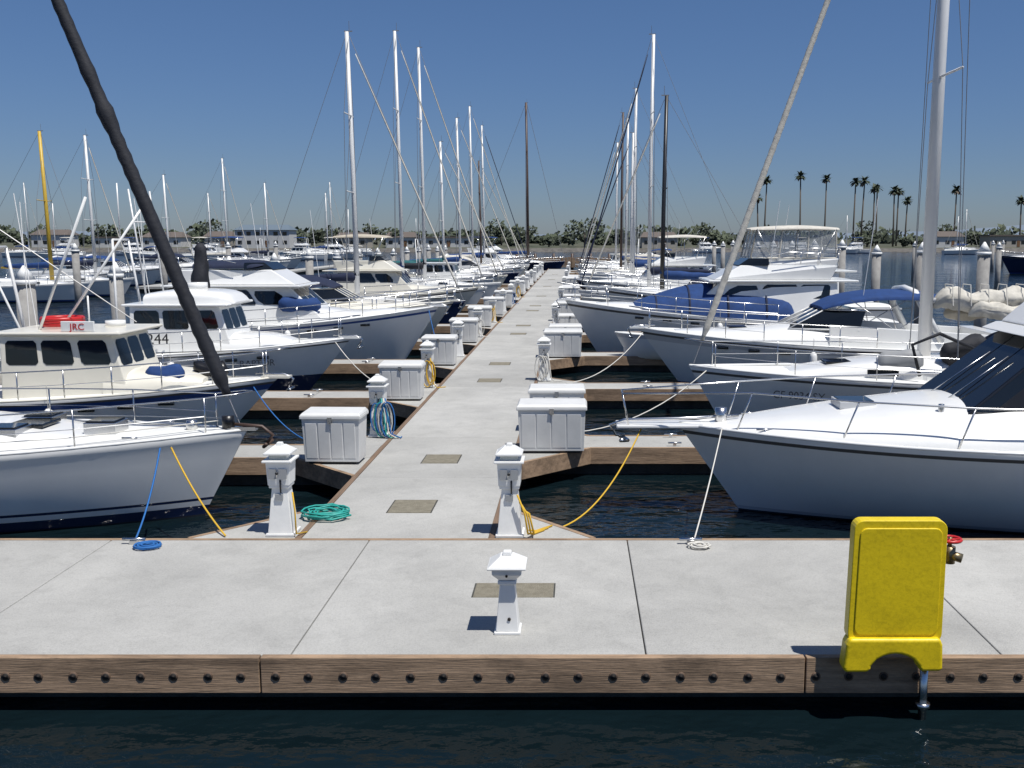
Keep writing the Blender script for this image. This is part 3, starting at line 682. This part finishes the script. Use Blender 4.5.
text('name_lettering','RAPTOR',.25,e,(-2.35,-hb(.765)-.06,1.0),R(-0),BLACKP).rotation_euler=(R(80),0,R(22))
text('number_lettering','244',.42,e,(-5.1,-1.25,1.62),0,BLACKP)
m=MB(); m.loft([(-3.1,.7,2.7,2.75),(-3.5,.9,2.7,3.05),(-4.8,.95,2.7,3.1),(-5.6,.9,2.7,3.0)],WHITE,p=4); m.tube((-4.4,0,3.1),(-4.4,0,3.28),.3,WHITE,16)
m.lump((-4.75,1.2,2.7),(-4.7,1.25,4.4),.30,.16,CBLK,seg=14,amp=.5,vert=1)
m.tube((-5.6,-.6,2.7),(-5.9,-.7,5.9),.025,ALU,6); m.tube((-5.6,.6,2.7),(-5.9,.7,5.9),.025,ALU,6); m.tube((-5.8,-.68,5.0),(-5.8,.68,5.0),.02,ALU,5); m.obj('upper_station_and_cover',e)
e,dk,sh,hb=cruiser(-5.0,36,1,L=11,B=3.7,fb=1.4,style='fly',canvas=None,near=True,bowh=.7,bands=[WHITE,WHITE,WHITE,WHITE,WHITE,STRB,WHITE])
m=MB(); m.lump((-5.4,-1.3,2.25),(-4.0,-1.0,2.2),.2,.18,CBLUE,amp=.4,seg=10); m.loft([(-6.0,.9,3.6,3.66),(-6.6,1.1,3.5,3.78),(-8.4,1.15,3.5,3.74)],CNAVY,p=2.6);m.obj('blue_covers',e)
cruiser(-5.3,43,1,L=10,style='express',canvas=CNAVY,fb=1.35,top=CREAM,boot=STRR)
sailboat(-5.6,50,1,L=10.8,mh=14.4,mx=.50,cover=CNAVY,mr=.13,bimini=CNAVY,wr=.014,dodger=CNAVY,top=NAVY)
cruiser(-5.6,57,1,L=10,style='fly',canvas=CTAN,top=CREAM)
LS=[(64,17.2,ALU,CBLUE,WHITE),(71,17.5,ALU,CBLK,WHITE),(85,12.5,ALU,CTEAL,CREAM),(92,15.2,ALU,CBLUE,NAVY),(106,18,ALU,CWHT,WHITE),(120,17.6,ALU,CBLUE,WHITE),(113,13,ALUD,CBLUE,CREAM)]
for y,h,mm,cv,tp in LS: sailboat(-5.6+random.uniform(-.3,.3),y,1,L=10.8,mh=h,mx=.5,cover=cv,mast=mm,mr=.125,wr=.014,top=tp,jib=random.choice([CWHT,CNAVY,CWHT]),bimini=random.choice([None,cv]),dodger=random.choice([cv,None,CNAVY]),rz=R(random.uniform(-1.5,1.5)))
for y,s in ((78,'pilot'),(99,'express'),(127,'fly')): cruiser(-5.6+random.uniform(-.5,.2),y,1,L=10,style=s,canvas=random.choice([CNAVY,CWHT,CNAVY]))
sailboat(-1.6,136,1,L=14,B=4,mh=22.3,mx=.36,cover=CBLUE,mast=ALUD,mr=.2,wr=.025,top=NAVY,jib=None)
# --- right row heroes
e=empty('motor_yacht',(1.7,16.35,0),math.pi)
m=MB(); dk,hb,sh=hull(m,13,4.4,1.46,1.34,rake=1.05,tr=.92,pw=2.7,flare=1.0,e0=.10,ns=56,rub=RUB,absl=[(-.12,BOTB),(.03,BOTB),(.09,GREYW)],bands=[WHITE]*5+[RUB,WHITE])
m.obj('hull',e)
m=MB(); m.loft([(-.25,.10,1.41,1.47),(-1.2,.80,1.38,1.60),(-2.4,1.40,1.35,1.75),(-3.6,1.74,1.32,1.90),(-4.6,1.88,1.29,2.00),(-5.6,1.95,1.26,2.06),(-9,1.95,1.22,2.05),(-12.8,1.92,1.2,1.9)],WHITE,p=2.3,n=44,res=8); m.obj('foredeck',e)
m=MB(); h=m.house(-4.25,-9.9,-5.75,-9.9,1.22,1.60,1.06,1.42,1.78,2.98,BLACKP)
m.win(h['P'],.0+.005,.995,.03,.97,GLASS,ch=.02);m.win(h['S'],.005,.995,.03,.97,GLASS,ch=.02)
for i in range(3): m.win(h['F'],.02+.325*i,.325+.325*i,.04,.96,GLASS,ch=.06)
m.obj('windshield',e)
m=MB()
m.house(-5.45,-10.8,-5.70,-10.8,1.30,1.66,1.24,1.62,2.98,3.10,WHITE)
m.house(-5.75,-10.6,-6.5,-10.6,1.18,1.55,.96,1.45,3.102,3.85,WHITE)
m.obj('flybridge',e,bevel=.05,seg=4)
m=MB()
for k in(0,1):
    c=[Vector(t) for t in h['SP'[k]]]
    for u in ((.25,.5,.75)):
        a=c[0].lerp(c[1],u); b2=c[3].lerp(c[2],u); m.tube(a,b2,.03,BLACKP,6)
c=[Vector(t) for t in h['F']]
for u in(.30,.62):
    a=c[0].lerp(c[1],u)+Vector((.06,0,.05)); b2=a.lerp(c[3].lerp(c[2],u+.12),.7)+Vector((.04,0,.03)); m.tube(a,b2,.012,STEEL,5)
m.obj('window_pillars',e)
m=MB(); m.box(-.4,1.05,-.24,.24,1.44,1.50,WHITE); m.obj('pulpit_platform',e,bevel=.02)
m=MB(); m.path([(-1,0,1.62),(.0,0,1.57),(.9,0,1.55),(1.15,0,1.46),(1.05,0,1.30),(.9,0,1.27)],.028,STEEL,6); m.path([(.98,-.22,1.24),(.85,0,1.2),(.98,.22,1.24)],.035,STEEL,6); m.tube((-.7,0,1.5),(-.7,0,1.75),.1,STEEL,12); m.obj('anchor_and_windlass',e)
m=MB(); H=.66
for sg in(-1,1):
    T=[(.95,sg*.2,1.5+.52)]+[tuple(dk(1-a/13,sg,.1,H)) for a in (1.1,2.6,4.2,5.9,7.7,9.5)]
    Bt=[(.85,sg*.2,1.5)]+[tuple(dk(1-(a-.22)/13,sg,.1,.0)) for a in (1.1,2.6,4.2,5.9,7.7,9.5)]
    m.path(T,.016,STEEL,7)
    for a,c in zip(Bt,T): m.tube(a,c,.014,STEEL,6)
m.tube((.95,-.2,2.02),(.95,.2,2.02),.016,STEEL,7); m.obj('bow_rail',e)
m=MB(); m.box(-3.2,-2.6,-.3,.3,1.78,1.895,GREYW); m.box(-3.17,-2.63,-.26,.26,1.895,1.91,GLASS); m.tube((-4.0,1.0,1.8),(-4.0,1.0,1.98),.05,STEEL,8); m.obj('deck_hatch',e,bevel=.01)
m=MB()
for a in(1.3,5.2,7.6):
    for sg in(-1,1):
        p=dk(1-a/13,sg,.12,.03); m.tube((p.x-.14,p.y,p.z+.06),(p.x+.14,p.y,p.z+.06),.016,STEEL,6); m.tube((p.x,p.y,p.z-.02),(p.x,p.y,p.z+.06),.02,STEEL,6)
m.obj('cleats',e)
e,dk,sh=sailboat(2.65,23.3,-1,L=11.5,B=3.6,fb=1.3,mh=17.5,mx=.48,cover=CWHT,jib=CWHT,near=True,jr=.08,mr=.155,wr=.010,lumpy=True,trim=RUB,bh=1.75,dodger=CNAVY)
text('registration_lettering','CF 9034 SX',.24,e,(-2.3,1.36,.98),math.pi,BLACKP).rotation_euler=(R(80),0,R(180-25))
m=MB(); m.path([(-5.0,1.3,1.5),(-4.8,1.3,2.2),(-5.4,1.3,2.45),(-6.2,1.3,2.1)],.04,CBLK,8); m.lump((-5.6,.9,1.9),(-6.6,1.0,2.2),.2,.2,CBLK,amp=.5,seg=10); m.lump((-4.2,.7,1.75),(-5.2,.9,1.8),.18,.2,RUBR,amp=.4,seg=10)
m.lump((-7.2,.9,2.0),(-8.8,.8,2.1),.26,.22,CTAN,amp=.6,seg=16); m.obj('stowed_outboard_and_gear',e)
cruiser(1.9,30.6,-1,L=11,B=3.8,fb=1.35,style='express',canvas=CBLUE,near=True,bowh=.45,bands=[WHITE,WHITE,WHITE,WHITE,GREYW,RUB,WHITE])
e,dk,sh,hb=cruiser(-.45,38,-1,L=12.5,B=4.0,fb=1.5,style='fly',canvas=None,near=True,bowh=.7)
m=MB()
m.loft([(-2.6,.8,1.9,2.15),(-3.4,1.35,1.75,2.42),(-4.6,1.6,1.62,2.76),(-6.0,1.68,1.55,2.85),(-8.0,1.7,1.55,2.75),(-8.4,1.65,1.55,2.3)],CBLUE,p=2.3)
for a,w_,z_ in ((-3.4,1.36,2.43),(-4.6,1.61,2.77),(-6.0,1.69,2.86),(-7.4,1.7,2.8)): m.loft([(a+.03,w_+.01,1.7,z_+.012),(a,w_+.015,1.7,z_+.018),(a-.03,w_+.01,1.7,z_+.012)],CNAVY,p=2.3,res=1)
m.obj('canvas_cover',e)
cruiser(1.2,45.8,-1,L=13,B=4.3,fb=1.6,style='fly',canvas=CWHT,enclosure=True,near=True,bowh=.7)
RS=[(53,11.8,MBLK,CBLUE,CREAM),(60.5,16.3,ALU,CNAVY,WHITE),(75.5,15.4,ALU,CBLUE,NAVY),(83,13,ALU,CBLUE,WHITE),(90.5,15,ALU,CTAN,WHITE),(98,16.4,ALUD,CBLUE,CREAM),(113,15,ALU,CWHT,WHITE)]
for y,h,mm,cv,tp in RS: sailboat(.1+random.uniform(-.2,.3),y,-1,L=11,mh=h,mx=.39,cover=cv,mast=mm,mr=.13,wr=.013,top=tp,jib=random.choice([CWHT,CNAVY,CWHT]),bimini=random.choice([None,cv]),dodger=random.choice([cv,None,CNAVY]),rz=R(random.uniform(-1.5,1.5)))
for y,s in ((68,'fly'),(105.5,'express'),(120.5,'pilot')): cruiser(.3+random.uniform(-.2,.5),y,-1,L=10.5,style=s,canvas=random.choice([CNAVY,CWHT]))
e=empty('dinghy',(1.3,34.0,DZ-.02),math.pi); m=MB()
hull(m,2.9,1.3,.5,.42,rake=.3,absl=[(-.3,WHITE),(.0,WHITE)],bands=[WHITE,WHITE,WHITE,GREYW],ns=14); m.obj('hull',e,loc=(0,0,.3))
m=MB(); m.box(-2.2,-2.0,-.5,.5,.74,.78,TEAK); m.tube((-.3,0,.82),(-2.6,.2,.86),.025,TEAK); m.obj('thwart_and_oar',e)
# outer row and far moorings
sailboat(-34.8,72,1,L=10,mh=12.0,mx=.3,mast=MYEL,mr=.15,wr=.014,cover=CBLUE,jib=None)
sailboat(-35.0,79,1,L=10,mh=12.4,mx=.3,mast=ALU,mr=.13,wr=.014,cover=CNAVY)
for i in range(8):
    y=88+8.5*i; x=-38.5-random.uniform(0,2)
    if i in (2,4,6): sailboat(x,y,1,L=10,mh={2:11,4:14,6:12}[i],mx=.3,mast=ALU,mr=.12,wr=.014,cover=random.choice([CBLUE,CNAVY,CWHT]))
    else: cruiser(x,y,1,L=9.5,style=random.choice(['express','fly','pilot']),canvas=random.choice([CBLUE,CWHT,CNAVY]))
for i in range(15):
    u=random.uniform(-.56,-.2); y=random.uniform(190,300); x=u*y
    if random.random()<.55: sailboat(x,y,random.choice([-1,1]),L=10,mh=random.uniform(11,18),mr=.14,wr=.02,cover=random.choice([CBLUE,CNAVY,CWHT]))
    else: cruiser(x,y,random.choice([-1,1]),L=10,style=random.choice(['express','fly','pilot']),canvas=random.choice([CBLUE,CWHT]))
for i in range(7):
    u=random.uniform(.06,.44); y=random.uniform(280,322); x=u*y
    if random.random()<.3: sailboat(x,y,random.choice([-1,1]),L=10,mh=random.uniform(10,13),mr=.13,wr=.02,cover=CBLUE)
    else: cruiser(x,y,random.choice([-1,1]),L=10,style=random.choice(['express','fly','pilot']),canvas=random.choice([CBLUE,CWHT]))
cruiser(54,128,-1,L=13,B=4.2,fb=1.8,style='fly',canvas=CNAVY,hullc=NAVY)
cruiser(-7,158,1,L=11,style='fly',canvas=CBLUE); cruiser(6,160,-1,L=11,style='express',canvas=CBLUE)
e=empty('outer_dock'); m=MB(); m.box(-37.2,-35,84,158,.3,.5,CONC2); m.box(-37.0,-35.2,84.2,157.8,-.3,.298,CONCD); m.obj('deck',e)
# ------------------------------------------------------------------ mooring lines, coils
m=MB(); m.rope((-6.35,14.85,1.38),(-5.85,12.75,.6),.014,.12,BLUER); m.obj('mooring_line_blue')
m=MB(); m.rope((-6.2,14.9,1.38),(-4.75,13.0,.57),.014,.1,YELR); m.obj('mooring_line_yellow')
m=MB(); m.rope((2.35,15.85,1.5),(1.55,12.75,.58),.012,.06,WHTR); m.obj('mooring_line_white')
m=MB(); m.rope((1.1,16.3,1.48),(-.65,13.1,.62),.014,.55,YELR,k=20); m.obj('mooring_line_yellow')
m=MB(); m.rope((-6.9,21.0,1.4),(-5.0,18.9,.6),.013,.25,BLUER); m.obj('mooring_line_blue')
m=MB(); m.rope((3.0,22.9,1.5),(-.3,20.0,.6),.013,.35,WHTR); m.obj('mooring_line_white')
m=MB(); m.rope((-6.9,28.3,1.6),(-4.6,25.6,.6),.014,.3,WHTR); m.obj('mooring_line_white')
m=MB(); m.rope((2.0,30.2,1.7),(-.3,27.1,.6),.014,.35,WHTR); m.obj('mooring_line_white')
m=MB(); m.rope((-5.3,35.6,2.0),(-4.4,32.6,.6),.014,.25,BLUER); m.obj('mooring_line_blue')
def coil(name,x,y,mt,r0,turns,r,h=.02,seed=0,mess=.03):
    rnd=random.Random(seed); m=MB(); P=[]
    N=turns*16
    for i in range(N):
        a=i/16*2*math.pi; rr_=r0*(.35+.65*((i/16)%3)/3)+rnd.uniform(-mess,mess)*.5
        P.append((x+rr_*math.cos(a)*1.15,y+rr_*math.sin(a),DZ+r+.004+(i/N)*h+rnd.uniform(0,mess*.3)))
    m.path(P,r,mt,5); m.obj(name)
coil('coiled_hose',-3.62,14.0,TEALR,.33,9,.014,.09,1,.06)
coil('coiled_rope',-5.6,12.55,BLUER,.17,7,.013,.03,2,.01)
coil('coiled_rope',1.6,12.55,WHTR,.14,4,.012,.03,3,.02)
m=MB()
for cx in (-5.85,1.5,-13,9): 
    m.box(cx-.05,cx+.05,12.66,12.74,DZ,DZ+.05,STEEL); m.tube((cx-.15,12.7,DZ+.065),(cx+.15,12.7,DZ+.065),.022,STEEL,8)
m.obj('dock_cleats')
m=MB()
for k in range(3): m.path([(-.80+.03*k,12.96,1.15-.1*k),(-.70+.03*k,12.92,.9),(-.66+.04*k,12.94,.62),(-.6,13.1+.05*k,.565),(-.45+.05*k,13.3+.1*k,.565)],.014,YELR,6)
m.obj('yellow_hose')
m=MB(); m.path([(-3.85,13.1,1.15),(-3.81,13.05,.9),(-3.79,13.0,.6),(-3.7,13.2,.565)],.012,YELR,5); m.obj('yellow_cord')
# ------------------------------------------------------------------ pier at dock end
e=empty('timber_pier'); m=MB()
for i in range(30): m.box(-9+i*.55,-9+i*.55+.48,146,146.12,.3,1.7+.05*(i%3),WOOD)
m.box(-9,7.6,146.13,149,1.0,1.15,WOOD)
for i in range(7): m.tube((-8.8+i*2.7,146.6,-.5),(-8.8+i*2.7,146.6,2.3),.2,ALUD,8)
m.obj('fence_and_piles',e)
# ------------------------------------------------------------------ far shore
m=MB(); N=120; YS=335
vs=[];fs=[]
for i in range(N+1):
    x=-700+1500*i/N; j=8*noise.noise(Vector((x*.02,0,0)))
    for yy,z in ((YS-4+j,-.3),(YS+j,1.2),(YS+25,1.9),(1500,2.2)): vs.append((x,yy,z+(.4*noise.noise(Vector((x*.3,yy,0))) if z>0 else 0)))
for i in range(N):
    for k in range(3): fs.append((i*4+k,(i+1)*4+k,(i+1)*4+k+1,i*4+k+1))
m.add(vs,fs,[ROCK if k%3==0 else LAND for k in range(len(fs))]); m.obj('shore_land')
m=MB(); vs=[];fs=[];N=160
for i in range(N+1):
    x=-2500+5500*i/N; h=14+16*noise.noise(Vector((x*.0012,3,0)))+5*noise.noise(Vector((x*.01,1,0)))+48*math.exp(-((x-1450)/420)**2)
    vs+= [(x,2400,-2),(x,2600,max(4,h)),(x,3400,-2)]
for i in range(N):
    for k in range(2): fs.append((i*3+k,(i+1)*3+k,(i+1)*3+k+1,i*3+k+1))
m.add(vs,fs,HILL,True); m.obj('hill')
def clump(m,cx,cy,cz,rx,rz,n,sz):
    for _ in range(n):
        while True:
            a=Vector((random.uniform(-1,1),random.uniform(-1,1),random.uniform(-1,1)))
            if a.length<1: break
        c=Vector((cx+a.x*rx,cy+a.y*rx,cz+a.z*rz)); u=Vector((random.gauss(0,1),random.gauss(0,1),random.gauss(0,1))).normalized(); v=u.orthogonal().normalized()
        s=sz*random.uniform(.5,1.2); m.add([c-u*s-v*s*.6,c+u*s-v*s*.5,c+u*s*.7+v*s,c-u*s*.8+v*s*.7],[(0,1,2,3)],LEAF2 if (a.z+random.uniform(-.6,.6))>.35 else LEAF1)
m=MB(); random.seed(5)
x=-330
while x<330:
    y=YS+random.uniform(6,50); h=random.choice([2.5,3,3.5,4.5,5,6,8.5])*random.uniform(.8,1.2)
    if noise.noise(Vector((x*.03,2.,0)))>-.4:
        m.tube((x,y,1.5),(x,y,1.5+h*.5),.3,PALMT,5)
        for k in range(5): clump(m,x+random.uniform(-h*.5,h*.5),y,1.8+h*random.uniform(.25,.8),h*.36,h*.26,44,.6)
    x+=random.uniform(2.,7)
x=-800
while x<900:
    y=random.uniform(440,800); h=random.uniform(4,10)
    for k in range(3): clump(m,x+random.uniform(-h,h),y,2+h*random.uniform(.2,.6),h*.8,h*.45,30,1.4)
    x+=random.uniform(4,9)
m.obj('distant_trees',recalc=False)
def palm(x,y,h):
    e=empty('palm_tree',(x,y,1.8)); m=MB(); lean=random.uniform(-.6,.6)
    m.path([(0,0,-.5),(lean*.3,0,h*.4),(lean,0,h)],.32,PALMT,7,rf=lambda t:.34-.12*t); m.obj('trunk',e)
    m=MB()
    for k in range(46):
        a=random.uniform(0,2*math.pi); el=random.uniform(-.5,1.3); ln=random.uniform(1.8,2.9); dead=el<-.2
        p=Vector((lean,0,h)); d=Vector((math.cos(a)*math.cos(el),math.sin(a)*math.cos(el),math.sin(el))); side=Vector((-math.sin(a),math.cos(a),0))
        vs=[]
        for i in range(6):
            t=i/5; wv=.5*math.sin(math.pi*min(1,t*.85+.12)); vs+= [p-side*wv+Vector((0,0,-.15*wv)),p+side*wv+Vector((0,0,-.15*wv))]
            p=p+d*ln/5; d=(d+Vector((0,0,-.28))).normalized()
        m.add(vs,[(2*i,2*i+1,2*i+3,2*i+2) for i in range(5)],PALMD if dead else PALML)
    m.obj('fronds',e,recalc=False)
for x,y,h in ((63,350,16.5),(66,355,22.5),(78,352,24),(89,362,23.5),(96,350,22),(101,358,22.5),(103.5,352,19.5),(108.5,365,20.5),(110,350,19),(113,356,19),(120,368,16),(133,355,19.5),(155,352,15.5)):
    palm(x,y,h)
def building(name,x,y,wd,dp,h,wall,roof,storeys=1,gable=True):
    e=empty(name,(x,y,1.6)); m=MB(); m.box(-wd/2,wd/2,-dp/2,dp/2,-.5,h,wall); m.obj('walls',e)
    m=MB(); a=wd/2+.5;c=dp/2+.5
    if gable: m.add([(-a,-c,h),(a,-c,h),(a,c,h),(-a,c,h),(-a*.8,0,h+1.8),(a*.8,0,h+1.8)],[(0,1,5,4),(2,3,4,5),(0,4,3),(1,2,5),(0,3,2,1)],roof)
    else: m.box(-a,a,-c,c,h+.004,h+.4,roof)
    m.obj('roof',e); m=MB()
    n=int(wd/3)
    for s in range(storeys):
        for i in range(n):
            xx=-wd/2+wd*(i+.5)/n; z=.9+s*2.9; m.box(xx-.7,xx+.7,-dp/2-.05,-dp/2-.004,z,z+1.2,GLASS)
    m.obj('windows',e); m=MB(); m.box(-.5+wd*.5/max(n,1),.5+wd*.5/max(n,1),-dp/2-.08,-dp/2-.055,0,2.1,TEAK); m.obj('door',e)
building('boathouse',-105,340,18,9,5.6,STUC2,ROOFB,2); building('waterfront_house',-76,343,11,8,3.0,STUC,ROOFM); building('waterfront_house',-140,343,13,9,3.2,STUC2,ROOFM)
building('warehouse',-45,345,18,9,3.0,STUC2,ROOFM,1,False); building('waterfront_house',28,345,12,9,3.2,STUC,ROOFM); building('warehouse',66,345,16,9,3.4,STUC2,ROOFB,1,False)
building('waterfront_house',125,343,11,8,3.4,STUC2,ROOFM); building('warehouse',148,345,16,9,3.6,STUC,ROOFM,1,False); building('waterfront_house',-178,343,12,8,4,STUC2,ROOFM)
building('waterfront_house',-122,345,9,7,3.4,STUC,ROOFM); building('waterfront_house',-158,345,12,8,3.0,STUC2,ROOFM,1,False); building('waterfront_house',-60,345,10,7,3.2,STUC2,ROOFM)
